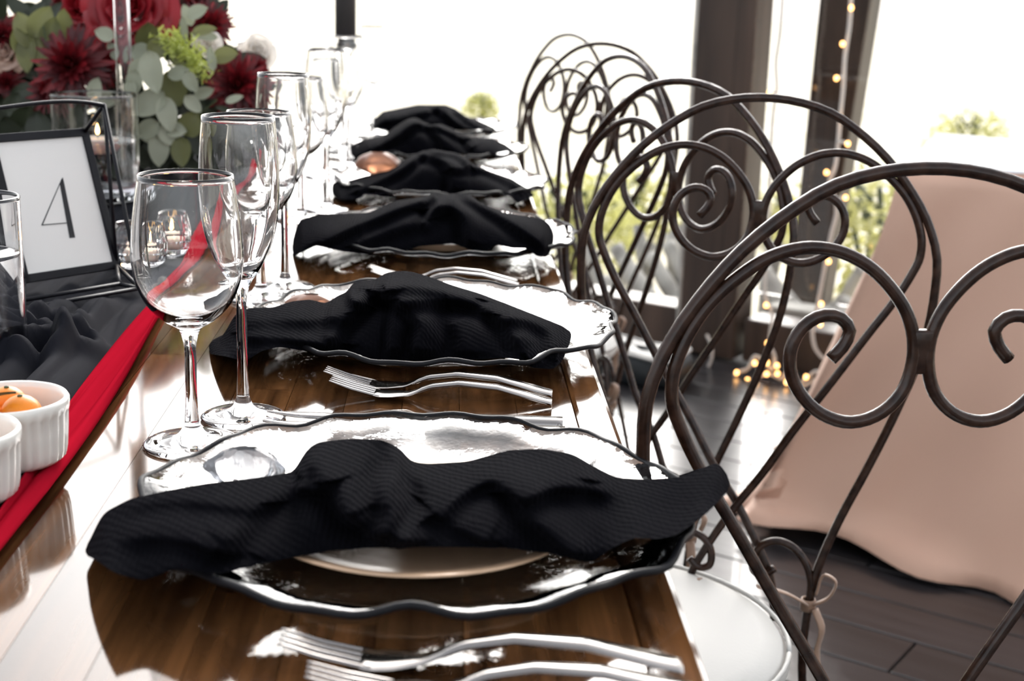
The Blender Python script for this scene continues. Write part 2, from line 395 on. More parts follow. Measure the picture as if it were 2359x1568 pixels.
def proj(P):
    c = (np.asarray(P) - CAM) @ M; return np.stack([CX + FPX * c[..., 0] / -c[..., 2], CY - FPX * c[..., 1] / -c[..., 2]], -1)
def napkin(i, yc, top, bot, folds, sx=1, ox=0, oy=0, seed=0, wl=.05, wr=.05):
    r = random.Random(seed)
    T = np.array([(ox + a / sx, oy + b / sx) for a, b in top]); B = np.array([(ox + a / sx, oy + b / sx) for a, b in bot])
    x0, x1 = min(T[0, 0], B[0, 0]), max(T[-1, 0], B[-1, 0])
    nu, nv = 240, 64
    xs = np.linspace(x0 + 1, x1 - 1, nu)
    ker = np.array([1, 2, 3, 4, 3, 2, 1]) / 16.0
    def prep(A):
        o = np.argsort(A[:, 0]); v = np.interp(xs, A[o, 0], A[o, 1]); return np.convolve(np.pad(v, 3, 'edge'), ker, 'valid')
    tp, bp = prep(T), prep(B)
    yr, yf, yb = yc + .01, yc - (.088 if i == 0 else .105), yc + .085
    ph = [r.random() * 6.28 for _ in range(8)]
    Fr = np.zeros((nu, nv, 3)); Bk = np.zeros((nu, 30, 3)); Un = np.zeros((nu, 5, 3)); S = np.linspace(0, 1, nv)
    E_ = np.zeros(nu); HG = np.zeros(nu)
    for a, (x, t, b) in enumerate(zip(xs, tp, bp)):
        fr = (x - x0) / (x1 - x0); sm = lambda v: v * v * (3 - 2 * v); sft = wl * sm(min(1, max(0, (.36 - fr) / .22))) + wr * sm(min(1, max(0, (fr - .66) / .2)))
        yr, yf = yc + .01 - sft, yc - (.088 if i == 0 else .105) - sft * .7
        A = at_y(x, t, yr); F = at_y(x, b, yf); e = min(1, min(x - x0, x1 - x) / (x1 - x0) * 9) ** .5; E_[a] = e
        hg = max(.004, A[2] - F[2]); HG[a] = hg
        ybk = yr + min(.075, yb - yr) * e; bk_ = np.array([A[0], ybk, max(TZ + .003, min(F[2], A[2] - .004, at_y(x, t + 10, ybk)[2]))])
        eF = min(1, min(x - x0, x1 - x) / (x1 - x0) * 24) ** .5; F = np.array([F[0], yr + (F[1] - yr) * max(eF, .15), F[2]])
        if eF < 1: F = at_y(x, b, F[1])
        SZ = S ** .75; Fr[a] = F + (A - F) * np.stack([S, S, SZ], 1) + np.array([0, -1, .3]) * (np.sin(np.pi * S ** .85) * .42 * hg * e)[:, None]
        q = np.linspace(0, 1, 31)[1:]; f = np.sin(60 * A[0] + ph[3] + 3 * q) * .5 + .5 * np.sin(33 * A[0] + ph[4])
        Bk[a] = A + (bk_ - A) * q[:, None] + np.array([0, .6, .5]) * (np.sin(np.pi * q) * .10 * hg * e)[:, None] + np.array([0, .3, -.9]) * (.002 * np.sin(np.pi * q) * (1 + f))[:, None]
        Un[a] = [bk_ + (F - bk_) * k / 5 + np.array([0, 0, .002]) for k in range(1, 6)]
    px = proj(Fr); m_px = yc / FPX; D = np.zeros((nu, nv))
    for k, (pts, wd, am) in enumerate(folds):                 # cloth ridges with one soft and one sharp flank
        L_ = curve([(ox + a / sx, oy + b / sx) for a, b in pts], 60); dm = np.full((nu, nv), 1e9); sg = np.zeros((nu, nv)); tt = np.zeros((nu, nv))
        for q in range(59):
            a, ab = L_[q], L_[q + 1] - L_[q]; u = np.clip(((px - a) @ ab) / (ab @ ab + 1e-9), 0, 1); c = a + u[..., None] * ab; d = np.linalg.norm(px - c, axis=-1)
            up = d < dm; dm = np.where(up, d, dm); cr = ab[0] * (px[..., 1] - a[1]) - ab[1] * (px[..., 0] - a[0]); sg = np.where(up, np.sign(cr), sg); tt = np.where(up, (q + u) / 59, tt)
        d = dm * m_px; w = np.where(sg > 0, wd * .55, wd * 1.5); D += am * np.exp(-(d / w) ** 2) * np.clip(np.sin(np.pi * (tt * .86 + .07)) * 2.2, 0, 1)
        D -= am * .45 * np.exp(-((d - wd * 1.1) / (wd * .5)) ** 2) * (sg > 0)
    X, Z = Fr[..., 0], Fr[..., 2]
    n1 = np.sin(38 * X + 55 * Z + ph[0]) * np.sin(61 * Z - 21 * X + ph[1]) + .6 * np.sin(120 * X - 45 * Z + ph[2] + 2 * np.sin(40 * Z))
    n2 = np.sin(230 * X + 90 * Z + 3 * np.sin(70 * Z + ph[5])) * np.sin(170 * Z + 60 * X + ph[6])
    D = D * 1.9 + .0022 * n1 + .0007 * n2
    D *= ((1 - S ** 7) * np.minimum(1, S * 9 + .25))[None, :] * np.minimum(1, HG / .022)[:, None] * E_[:, None]
    Fr += D[..., None] * np.array([0, -1, .25])
    for Q in (Fr, Bk, Un): Q[..., 2] = np.maximum(Q[..., 2], TZ + .002)
    G = [list(Fr[a]) + list(Bk[a]) + list(Un[a][:-1]) + [Fr[a][0]] for a in range(nu)]
    for e in (0, -1):                                         # close the ends
        c = np.mean(G[e][:-1], axis=0); G[e] = [c + (p - c) * .35 for p in G[e]]
        end = [c] * len(G[e]); G = [end] + G if e == 0 else G + [end]
    return MB().grid(G).build('napkin', 'napkin')
A1, A2 = .010, .0085
NAP = [
 dict(wl=.06, wr=.0, top=[(195,1270),(215,1225),(235,1182),(300,1148),(390,1128),(480,1112),(590,1100),(680,1086),(700,1040),(730,1018),(800,1010),(880,1012),(920,1030),(945,1062),(985,1068),(1080,1062),(1170,1036),(1250,1033),(1320,1045),(1370,1075),(1420,1100),(1480,1104),(1560,1100),(1615,1080),(1655,1062),(1676,1090),(1682,1120)],
      bot=[(195,1276),(232,1296),(260,1318),(330,1338),(370,1322),(400,1308),(450,1312),(490,1325),(540,1315),(600,1298),(680,1282),(760,1268),(960,1258),(1180,1262),(1280,1278),(1360,1294),(1410,1262),(1460,1238),(1510,1242),(1560,1232),(1620,1190),(1660,1150),(1682,1122)],
      folds=[([(928,1030),(925,1070),(903,1118),(911,1176),(900,1230)],.011,.015), ([(965,1075),(985,1110),(994,1151),(965,1200),(930,1240)],.008,.011), ([(520,1240),(560,1190),(600,1152),(676,1114),(717,1106)],.012,.012), ([(717,1106),(779,1143),(841,1193),(870,1240)],.010,.009), ([(300,1150),(366,1140),(470,1140),(593,1150)],.009,.008), ([(250,1240),(360,1225),(480,1240),(560,1270)],.010,.007),
             ([(1015,1160),(1068,1118),(1136,1093),(1178,1114),(1231,1184),(1289,1240),(1343,1290)],.009,.012), ([(1194,1125),(1289,1106),(1372,1116),(1438,1151),(1480,1210)],.010,.011), ([(1010,1170),(1060,1200),(1130,1240)],.010,.008), ([(720,1040),(760,1070),(800,1120),(820,1180)],.012,.010), ([(1400,1110),(1500,1130),(1590,1125),(1650,1090)],.010,.007)]),
 dict(sx=2.564, ox=440, oy=400, top=[(103,1045),(200,940),(255,835),(340,792),(480,790),(600,752),(700,742),(800,766),(860,722),(930,692),(950,645),(1000,630),(1080,630),(1150,585),(1220,575),(1290,575),(1400,605),(1550,660),(1700,705),(1850,762),(2050,840),(2200,900),(2250,940)],
      bot=[(103,1062),(200,1078),(280,1098),(335,1100),(420,1045),(520,1022),(650,1042),(820,1070),(1100,1096),(1400,1102),(1700,1096),(1850,1085),(1960,1100),(2010,1145),(2140,1155),(2200,1100),(2250,960)],
      folds=[([(820,1000),(880,900),(960,810),(1060,722),(1120,712)],.010,.012), ([(1160,716),(1220,730),(1300,800),(1365,900),(1345,1000),(1340,1080)],.010,.012), ([(1170,730),(1205,820),(1195,960),(1190,1070)],.007,.008), ([(330,945),(560,960),(700,980),(860,1000)],.010,.010), ([(360,850),(560,850),(720,850),(900,830)],.011,.010), ([(1250,745),(1450,738),(1650,752),(1800,825),(1900,930),(1960,1040)],.010,.012), ([(1840,838),(2000,858),(2130,940),(2150,1050)],.010,.010), ([(950,655),(965,735),(1020,765)],.008,.010), ([(1050,650),(1100,680),(1240,660),(1450,680),(1650,730)],.010,.009), ([(1560,860),(1600,960),(1600,1070)],.012,.007)]),
 dict(sx=2.564, ox=440, oy=400, top=[(594,500),(600,372),(640,272),(750,240),(900,236),(1050,228),(1200,162),(1400,130),(1440,104),(1490,122),(1560,115),(1640,120),(1700,165),(1850,230),(1960,246),(2080,266),(2130,310),(2147,370)],
      bot=[(594,512),(625,478),(740,425),(800,438),(900,460),(1100,476),(1250,462),(1350,428),(1550,412),(1650,450),(1750,456),(1800,418),(1900,440),(1990,440),(2040,488),(2110,492),(2147,400)],
      folds=[([(760,425),(900,350),(1100,260),(1300,180),(1420,140)],.010,.012), ([(1430,205),(1540,200),(1620,270),(1640,390),(1640,450)],.012,.013), ([(1640,135),(1800,230),(1950,330),(2090,430)],.010,.012), ([(1440,120),(1450,190),(1400,280)],.009,.009), ([(1000,400),(1200,320),(1380,280)],.014,.006)]),
 dict(sx=3.37, ox=540, oy=60, top=[(752,1240),(780,1202),(880,1200),(980,1170),(1200,1118),(1350,1022),(1450,970),(1540,955),(1700,980),(1800,1010),(1835,1060),(2000,1130),(2150,1182),(2280,1260),(2328,1310)],
      bot=[(752,1300),(800,1345),(900,1350),(975,1340),(1010,1305),(1200,1322),(1500,1322),(1900,1312),(2050,1302),(2130,1312),(2200,1376),(2328,1318)],
      folds=[([(980,1270),(1150,1190),(1300,1110),(1450,990)],.010,.011), ([(1480,985),(1620,1040),(1700,1160),(1705,1310)],.012,.013), ([(1560,965),(1750,1015),(1810,1070)],.009,.009), ([(1720,1120),(1900,1095),(2100,1180),(2290,1300)],.010,.011)]),
 dict(sx=3.37, ox=540, oy=60, top=[(893,930),(1000,880),(1160,850),(1250,780),(1340,722),(1400,709),(1460,738),(1520,766),(1600,760),(1700,800),(1780,845),(1900,868),(2000,872),(2100,912),(2186,975)],
      bot=[(893,990),(935,1025),(960,1090),(1010,1090),(1060,1010),(1200,985),(1300,1002),(1500,1002),(1700,988),(1830,1002),(1950,1000),(2060,984),(2120,970),(2160,1018),(2186,985)],
      folds=[([(1000,1000),(1250,870),(1430,760),(1520,790),(1620,900),(1640,990)],.011,.013), ([(1520,770),(1650,820),(1780,870)],.009,.010), ([(1790,865),(1850,960)],.010,.010)]),
 dict(sx=3.37, ox=540, oy=60, top=[(1066,740),(1150,662),(1300,632),(1420,608),(1540,610),(1640,610),(1720,642),(1800,700),(1900,732),(2032,792)],
      bot=[(1066,800),(1200,802),(1300,795),(1500,802),(1700,806),(1850,806),(1950,806),(1985,842),(2032,798)],
      folds=[([(1560,620),(1640,680),(1760,790)],.012,.012), ([(1100,760),(1400,690),(1560,640)],.012,.008), ([(1720,660),(1850,750),(1960,800)],.010,.009)]),
]
NL = ['large black gauze napkin knotted across the nearest charger, one corner curling up at right',
      'black gauze napkin knotted over the second nearest charger, peaked in the middle',
      'black gauze napkin draped over the third nearest charger, ends hanging off both sides',
      'black gauze napkin on the fourth nearest charger with copper favour behind it',
      'black gauze napkin with rounded peak on the second farthest charger',
      'farthest black gauze napkin, low mound at the far table end']
for i, d in enumerate(NAP):
    tag(napkin(i, PC[i][1], seed=i + 3, **d), NL[i], 'napkin', 'black napkins on the chargers')

# cutlery
def make_fork(L_=.198):
    t = empty('fork', (0, 0, 0))
    def zc(u): return float(np.interp(u, [0, .02, .045, .07, .09, .115, .15, .198], [.0165, .010, .0045, .0055, .0135, .0175, .0155, .0045]))
    def wd(u): return float(np.interp(u, [.04, .055, .07, .085, .1, .15, .185, .198], [.022, .0225, .013, .008, .0075, .0125, .017, .015]))
    G = []
    for u in np.linspace(.04, L_, 50):
        w = wd(u) / 2; z = zc(u); h = .0013 + (.0006 if u > .08 else 0); G.append([(u, -w, z), (u, -w * .7, z + h), (u, w * .7, z + h), (u, w, z), (u, w * .7, z - h), (u, -w * .7, z - h), (u, -w, z)])
    for e in (0, -1):
        c = np.mean(np.array(G[e][:-1]), axis=0); G = [[tuple(c)] * 7] + G if e == 0 else G + [[tuple(c)] * 7]
    MB().grid(G).build('handle', 'steel', t)
    for k in range(4):
        y = (k - 1.5) * .0060; P = [(u, y * (1 - .12 * (1 - u / .045)), zc(u)) for u in np.linspace(.0, .045, 12)]
        MB().tube(P, [.0008 + .0008 * min(1, j / 5) for j in range(12)], 8, flat=.8).build('tine', 'steel', t)
    return t
fk = None
def put_fork(tip, end, label, dz=0, s=None):
    global fk
    if fk is None: fk = make_fork(); f = fk
    else: f = copy_tree(fk)
    d = np.array(end) - np.array(tip); f.location = (tip[0], tip[1], TZ + .0006 + dz); f.rotation_euler = (0, 0, math.atan2(d[1], d[0])); s = np.linalg.norm(d) / .198; f.scale = (s, s, s)
    tag(f, label, 'fork', 'steel forks beside the plates')
put_fork((-.0757, .621), (.116, .616), 'steel fork closest to the nearest charger, upper of its pair')
put_fork((-.060, .590), (.119, .592), 'steel fork at the very front edge, lower of the nearest pair')
put_fork((-.0947, 1.098), (.0855, 1.076), 'steel fork in front of the second charger, upper of its pair')
put_fork((-.0884, 1.073), (.0836, 1.053), 'steel fork in front of the second charger, lower of its pair')
put_fork((-.084, 1.527), (.077, 1.510), 'steel fork in front of the third charger, upper of its pair')
put_fork((-.080, 1.505), (.078, 1.490), 'steel fork in front of the third charger, lower of its pair')
def make_knife():
    t = empty('knife', (0, 0, 0)); G = []
    for u in np.linspace(.0, .1, 20):
        w = .0085 * (1 - .15 * u / .1); h = .0045; G.append([(u, -w, .006), (u, -w * .6, .006 + h), (u, w * .6, .006 + h), (u, w, .006), (u, w * .6, .006 - h), (u, -w * .6, .006 - h), (u, -w, .006)])
    for e in (0, -1):
        c = np.mean(np.array(G[e][:-1]), axis=0); G = [[tuple(c)] * 7] + G if e == 0 else G + [[tuple(c)] * 7]
    MB().grid(G).build('handle', 'steel', t); G = []
    for u in np.linspace(.098, .218, 24):
        k = (u - .098) / .12; w0 = -.008; w1 = .008 * (1 - max(0, (k - .7) / .3) ** 2 * 1.7); G.append([(u, w0, .0065), (u, (w0 + w1) / 2, .0076), (u, w1, .0065), (u, (w0 + w1) / 2, .0054), (u, w0, .0065)])
    MB().grid(G).build('blade', 'steel', t)
    return t
k0 = make_knife()
for i, (ex, ey, lab) in enumerate(((.087, .990, 'steel table knife behind the nearest charger, far one of the pair'), (.087, .967, 'steel table knife behind the nearest charger, near one of the pair'))):
    k = k0 if i == 0 else copy_tree(k0)
    k.location = (ex, ey, TZ + .0005); k.rotation_euler = (0, 0, math.pi - .06); tag(k, lab, 'knife', 'steel knives')

# wine glasses and flutes
def glass_prof(kind):
    if kind == 'w':
        o = [(0, 0), (.033, 0), (.0342, .0012), (.033, .0022), (.02, .0045), (.009, .009), (.0052, .016), (.0042, .03), (.0041, .055), (.0048, .075), (.0075, .083), (.016, .0885), (.027, .099), (.0345, .114), (.0372, .13), (.0365, .15), (.0338, .172), (.0312, .1885)]
        inn = [(.0302, .1885), (.0327, .172), (.0354, .15), (.0361, .13), (.0334, .1145), (.0255, .1005), (.014, .092), (.006, .089), (0, .0885)]
    else:
        o = [(0, 0), (.030, 0), (.0312, .0012), (.030, .0022), (.018, .0045), (.008, .009), (.0046, .017), (.0039, .035), (.0039, .07), (.0046, .094), (.0065, .101), (.0125, .11), (.02, .124), (.0258, .143), (.0282, .165), (.0282, .186), (.0268, .208), (.0255, .222)]
        inn = [(.0246, .222), (.0259, .208), (.0272, .186), (.0272, .165), (.0248, .1435), (.019, .1255), (.0115, .1125), (.005, .1075), (0, .1065)]
    return o, inn
def make_glass(kind, name):
    t = empty(name, (0, 0, 0)); o, inn = glass_prof(kind)
    k = next(i for i, (r, z) in enumerate(o) if z > .0155)
    P = curve([(r, 0, z) for r, z in o[k:]], 46); Q = curve([(r, 0, z) for r, z in inn], 34)
    MB().lathe([(p[0], p[2]) for p in P] + [(max(0, q[0]), q[2]) for q in Q], 48).build('bowl_and_stem', 'glass', t)
    P = curve([(r, 0, z) for r, z in o[1:k + 1]], 22)
    MB().lathe([(0, 0)] + [(p[0], p[2]) for p in P] + [(0, P[-1][2])], 48).build('foot', 'glass', t)
    return t
gw, gf = make_glass('w', 'wine_glass'), make_glass('f', 'champagne_flute')
WB = [(-.174, .95), (-.186, 1.412), (-.196, 1.90), (-.2, 2.33), (-.2, 2.76)]
FB = [(-.148, 1.014), (-.168, 1.465), (-.168, 1.983), (-.17, 2.44), (-.158, 2.95)]
GO = ['nearest', 'second nearest', 'third nearest', 'fourth nearest', 'farthest']
for i in range(5):
    for src, B, nm in ((gw, WB, 'wine glass with rounded bowl'), (gf, FB, 'champagne flute on a slim stem')):
        g = src if i == 0 else copy_tree(src); g.location = (B[i][0], B[i][1], TZ + .0004); g.rotation_euler = (0, 0, i)
        tag(g, GO[i] + ' clear empty ' + nm + ' in the row of glasses', 'wine glass' if src is gw else 'flute', 'wine glasses' if src is gw else 'champagne flutes')

# favours on the chargers
def favour(P, w, h, m, label, seed):
    r = random.Random(seed); G = []
    for u in range(24):
        a = u / 24 * 2 * math.pi; row = []
        for v in range(12):
            s = v / 11; rr = math.sin(math.pi * min(1, s * .86 + .07)) ** .7; k = 1 + .12 * math.sin(5 * a + 4 * s + seed) + .08 * math.sin(9 * a - 6 * s)
            row.append((P[0] + w * rr * k * math.cos(a), P[1] + w * .55 * rr * k * math.sin(a), P[2] + h * s))
        G.append(row)
    o = MB().grid(G, True).build('favour_bag', m); tag(o, label, 'favour bag', 'small favours on the chargers'); return o
favour(at_z(565, 1118, TZ + .0175), .022, .024, 'cello', 'clear cellophane favour lying behind the nearest napkin', 1)
favour(at_z(718, 716, TZ + .0178), .022, .016, 'organza', 'copper sheer favour pouch behind the second nearest napkin', 2)
favour(at_z(872, 402, TZ + .026), .032, .034, 'organza', 'pointed copper favour pouch tucked beside the fourth nearest napkin', 3)

# ------------------------------------------------------------------ runner cloths
ROS = [(*at_z(105, 770, TZ + .012)[:2], .021), (*at_z(175, 800, TZ + .012)[:2], .017), (*at_z(70, 830, TZ + .012)[:2], .019)]
def runner(name, xa, xb, ya, yb, amp, m, label, seed, nx=70, ny=260, nf=4.0):
    r = random.Random(seed); ph = [r.random() * 6.28 for _ in range(12)]; G = []
    for j in range(ny):
        y = ya + (yb - ya) * j / (ny - 1); row = []; A, B = xa(y), xb(y)
        for i in range(nx):
            s = i / (nx - 1); x = A + (B - A) * s
            wob = .9 * math.sin(2.1 * y + ph[0]) + .5 * math.sin(5.3 * y + ph[1])
            f = (abs(math.sin(math.pi * (nf * s + .5 * wob) + ph[2])) ** 1.3 + .55 * abs(math.sin(math.pi * (nf * 1.9 * s - .8 * wob) + ph[3])) + .3 * math.sin(17 * y + 9 * s + ph[4]) * math.sin(6 * s + ph[5]) + .2)
            if amp > .01:
                for (qx, qy, qr) in ROS:
                    dd = math.hypot(x - qx, (y - qy) * .8); aa = math.atan2(y - qy, x - qx); f += 1.25 * math.exp(-((dd - qr * (1 + .18 * math.sin(2 * aa))) / .0085) ** 2) - .5 * math.exp(-(dd / (qr * .55)) ** 2)
            ed = min(1, s * 9) * min(1, (1 - s) * 9)
            k = .35 if (amp > .01 and y > 1.36) else (.35 + .65 * max(0, min(1, (1.36 - y) / .06)) if amp > .01 and y > 1.3 else 1)
            row.append((x + .004 * math.sin(9 * y + 5 * s), y, TZ + (.0012 if amp > .01 else .0042) + amp * k * max(0, f) * (.15 + .85 * ed)))
        G.append(row)
    o = MB().grid(G).build(name, m, solid=.0012); tag(o, label, 'table runner'); return o
redR = lambda y: float(np.interp(y, [.45, .734, .841, 1.045, 1.32, 1.65, 2.4], [-.235, -.241, -.244, -.254, -.265, -.28, -.3]))
runner('table_runner', lambda y: -.60 + .02 * math.sin(3 * y), lambda y: redR(y) - .013, .45, 3.1, .0135, 'runner', 'charcoal black chiffon runner gathered along the table', 5, 190, 380, 8.0)
runner('table_runner', lambda y: redR(y) - .022 + .003 * math.sin(6 * y), redR, .45, 2.4, .0045, 'red_cloth', 'crimson red chiffon strip along the edge of the black runner', 9, 24, 220, 1.5)

# ------------------------------------------------------------------ ramekins and fruit
def ramekin(P, label):
    t = empty('ramekin', P); n = 160
    def mod(a, r, z, j):
        return (r + (.0009 * (1 if math.sin(30 * a) > 0 else -.6) * (1 if 2 <= j <= 5 else 0)), z)
    MB().lathe([(0, 0), (.031, 0), (.0335, .003), (.0345, .008), (.0355, .022), (.036, .0325), (.0376, .0345), (.0378, .040), (.0365, .042), (.0348, .0415), (.0335, .038), (.0322, .01), (.029, .006), (0, .006)], n, mod=mod).build('dish', 'white_ceramic', t)
    return tag(t, label, 'ramekin', 'white ramekins of fruit')
r1 = at_z(26, 1056, TZ + .012); r2 = at_z(-95, 1140, TZ + .012)
ramekin(r1, 'white fluted ramekin of orange fruit beside the tall water glass')
ramekin(r2, 'white fluted ramekin cut off by the left frame edge, nearest the camera')
def kumquat(P, r, label, leaf=False):
    t = empty('orange_fruit', P); b = MB(); sph(b, (0, 0, 0), r, 12, 1.08); b.build('fruit', 'orange', t)
    MB().lathe([(0, .001), (.0016, .0006), (.0018, -.0006), (0, -.001)], 10, (0, -.1 * r, r * 1.07)).build('stem_scar', 'stem', t)
    if leaf:
        leaf_obj('leaf', 'leaf_dark', t, (0, 0, r * .9), .030, .012, (.8, -.35, .35), (.1, .2, 1))
    return tag(t, label, 'fruit', 'orange fruit in the ramekins')
def leaf_mesh(ln, wd, curl=.15, n=9):
    key = (round(ln, 4), round(wd, 4), curl)
    if key in leaf_mesh.c: return leaf_mesh.c[key]
    G = []
    for i in range(n):
        s = i / (n - 1); w = wd / 2 * max(.03, math.sin(math.pi * min(1, s ** .82)) ** .62) if i < n - 1 else wd * .03
        row = []
        for k in (-1, -.5, 0, .5, 1): row.append((k * w, s * ln, curl * ln * (-(s - .3) ** 2) + .12 * wd * abs(k)))
        G.append(row)
    me = bpy.data.meshes.new('leaf'); mb = MB().grid(G); me.from_pydata(mb.v, [], mb.f); me.update(); leaf_mesh.c[key] = me; return me
leaf_mesh.c = {}
def frame_from(d, up):
    y = Vector([float(a) for a in d]).normalized(); z = Vector([float(a) for a in up]); z = (z - y * z.dot(y)).normalized(); x = y.cross(z)
    return Matrix((x, y, z)).transposed().to_4x4()
_lm = {}
def leaf_obj(name, m, parent, P, ln, wd, d, up, curl=.15):
    me = leaf_mesh(ln, wd, curl)
    k = (me.name, m)
    if k not in _lm: c = me.copy(); c.materials.clear(); c.materials.append(MT[m]); _lm[k] = c
    o = obj(name, _lm[k], m, parent); o.matrix_local = Matrix.Translation(Vector([float(a) for a in P])) @ frame_from(d, up); return o
kumquat(np.array(r1) + (.010, -.006, .030), .0135, 'large orange fruit at the front of the far ramekin')
kumquat(np.array(r1) + (-.013, -.012, .030), .013, 'orange fruit with dark leaf at the left in the far ramekin', True)
kumquat(np.array(r1) + (-.004, .013, .031), .0125, 'orange fruit at the back of the far ramekin')
kumquat(np.array(r2) + (.006, .004, .024), .0125, 'orange fruit down inside the nearest ramekin')

# ------------------------------------------------------------------ glass vessels and candles
def vessel(name, P, r, h, water, label, cat, group=None):
    t = empty(name, P); th = .0022
    MB().lathe([(0, 0), (r - .006, 0), (r - .002, 0), (r - .0006, .0006), (r, .002), (r, .006), (r, h * .5), (r, h - .004), (r, h - .001), (r - th / 2, h), (r - th, h - .001), (r - th, h - .004), (r - th, h * .5), (r - th, .013), (r - th, .009), (r - th - .001, .007), (r - th - .003, .006), (r - th - .008, .006), (0, .006)], 64).build('glass_wall', 'glass', t)
    if water: MB().lathe([(0, .0064), (r - th - .008, .0064), (r - th - .0034, .0064), (r - th - .0004, .0095), (r - th - .0004, .013), (r - th - .0004, water - .003), (r - th - .0004, water - .0003), (r - th - .0007, water), (r - th - .004, water), (0, water)], 64).build('water', 'water', t)
    return tag(t, label, cat, group)
def flame(parent, P, s):
    MB().lathe([(0, 0), (.0018 * s, .001 * s), (.0032 * s, .005 * s), (.0026 * s, .010 * s), (.001 * s, .016 * s), (0, .019 * s)], 14, P).build('flame', 'flame', parent)
    MB().lathe([(0, -.006 * s), (.0007 * s, -.006 * s), (.0007 * s, .001 * s), (0, .001 * s)], 8, P).build('wick', 'ink', parent)
def floating_candle(P, r, label):
    t = empty('floating_candle', P)
    MB().lathe([(0, -.014), (r * .55, -.014), (r * .8, -.008), (r, .003), (r * .98, .0055), (r * .9, .006), (r * .3, .004), (0, .005)], 40).build('wax_body', 'wax', t)
    flame(t, (0, 0, .010), .8); return tag(t, label, 'candle', 'floating candles')
P = at_y(-38, 884, 1.12); vessel('water_glass', (P[0], 1.12, TZ + .012), .036, .133, .088, 'tall straight water glass cut off by the left frame edge', 'vase')
vb = at_y(229, 520, 1.97); vz = at_y(229, 215, 1.97)[2]
vessel('candle_vase', (vb[0], 1.97, TZ + .012), .0575, vz - TZ - .012, at_y(229, 322, 1.97)[2] - TZ - .012, 'wide cylinder vase of water holding a lit floating candle', 'vase')
fp = at_y(236, 330, 1.965); floating_candle((fp[0] - .006, 1.965, fp[2] + .002), .027, 'lit pale candle floating in the wide cylinder vase')
P = at_y(612, 300, 2.72); vt = at_y(612, 96, 2.72)[2]
vessel('candle_vase', (P[0], 2.72, TZ + .008), .05, vt - TZ - .008, .06, 'faint far cylinder vase behind the red flowers', 'vase')
def candlestick(P, h, r, cr, label, clab):
    t = empty('candlestick', P)
    MB().lathe([(0, 0), (.036, 0), (.037, .003), (.03, .006), (.012, .012), (r, .02), (r * .92, h * .4), (r, h - .03), (r * 1.25, h - .022), (cr * 1.05, h - .008), (cr * 1.12, h), (cr * .98, h), (cr * .9, h - .006), (0, h - .008)], 40).build('glass_stem', 'glass', t)
    tag(t, label, 'candlestick', 'clear glass candlesticks')
    c = empty('black_candle', (P[0], P[1], P[2] + h - .0075)); MB().lathe([(0, 0), (cr * .88, 0), (cr * .88, .2), (cr * .8, .203), (0, .2)], 32).build('wax_body', 'black_wax', c)
    MB().tube([(0, 0, .2), (.0005, 0, .207), (.0015, 0, .213)], .0008, 6).build('wick', 'ink', c); tag(c, clab, 'candle', 'black candles')
P = at_y(287, 200, 2.06); candlestick((P[0], 2.06, TZ + .012), .36, .0115, .014, 'tall clear glass candlestick rising in front of the big red rose', 'black candle on the tall candlestick by the red rose')
P = at_y(796, 97, 2.62); candlestick((P[0], 2.62, TZ + .004), P[2] - TZ - .004, .008, .0215, 'far clear glass candlestick behind the row of wine glasses', 'thick black candle standing above the far wine glasses')
# cut crystal votives
def votive(P, r, h, label, lit):
    t = empty('votive_holder', P); n = 28; G = []
    prof = [(.45, 0), (.8, .12), (1, .38), (1.0, .62), (.86, .86), (.8, 1.0)]
    for i in range(n):
        row = []
        for j, (q, z) in enumerate(prof):
            a = 2 * math.pi * (i + .5 * (j % 2)) / n; row.append((r * q * math.cos(a), r * q * math.sin(a), h * z))
        for q, z in ((.74, .985), (.82, .7), (.82, .4), (.6, .2), (0, .18)):
            a = 2 * math.pi * i / n; row.append((r * q * math.cos(a), r * q * math.sin(a), h * z))
        row.append((0, 0, 0)) if False else None
        G.append(row)
    mb = MB().grid(G, True); mb.lathe([(0, 0), (r * .45, 0)], n); mb.build('cut_glass', 'glass', t, smooth=False)
    tag(t, label, 'votive', 'cut crystal votives')
    c = empty('tealight', (P[0], P[1], P[2] + h * .2)); MB().lathe([(0, 0), (r * .5, 0), (r * .5, .012), (r * .45, .0125), (0, .011)], 24).build('wax_body', 'wax', c)
    flame(c, (0, 0, .017), .8); tag(c, 'small lit tealight inside the ' + lit, 'candle', 'tealights in votives')
P = at_z(318, 618, TZ + .006); votive(P, .0275, .05, 'cut crystal votive close behind the table number frame', 'votive by the frame')
P = at_z(389, 588, TZ + .006); votive(P, .0265, .049, 'cut crystal votive seen through the nearest wine glass', 'votive behind the nearest wine glass')

# ------------------------------------------------------------------ table number in a wire frame
tn = empty('table_number_frame', (0, 0, 0)); tag(tn, 'black geometric wire frame holding a card with the number 4', 'table number')
BR = at_y(268, 610, 1.47); BL = BR + np.array([-.104, -.052, -.0]) * 1.0
def fit_bl():
    best = None
    for y in np.linspace(1.36, 1.5, 60):
        P = at_y(56, 643, y)
        if best is None or abs(P[2] - BR[2]) < best[0]: best = (abs(P[2] - BR[2]), P)
    return best[1]
BL = fit_bl(); dpan = BR - BL; dpan[2] = 0; wpan = np.linalg.norm(dpan); dpan /= wpan
nb = np.array([-dpan[1], dpan[0], 0.0])                         # pointing away from the camera
def fit_top(px, py, base):                                      # top corner leaning straight back from its base corner
    best = None
    for t in np.linspace(0, .12, 400):
        for_h = base + nb * t
        d = ray((px, py)); k = (for_h - CAM) @ np.array([d[0], d[1], 0]) / (d[0] ** 2 + d[1] ** 2); P = CAM + d * k
        e = np.linalg.norm((P - for_h)[:2])
        if best is None or e < best[0]: best = (e, np.array([for_h[0], for_h[1], P[2]]), t)
    return best
_, TR, lean = fit_top(194, 305, BR)
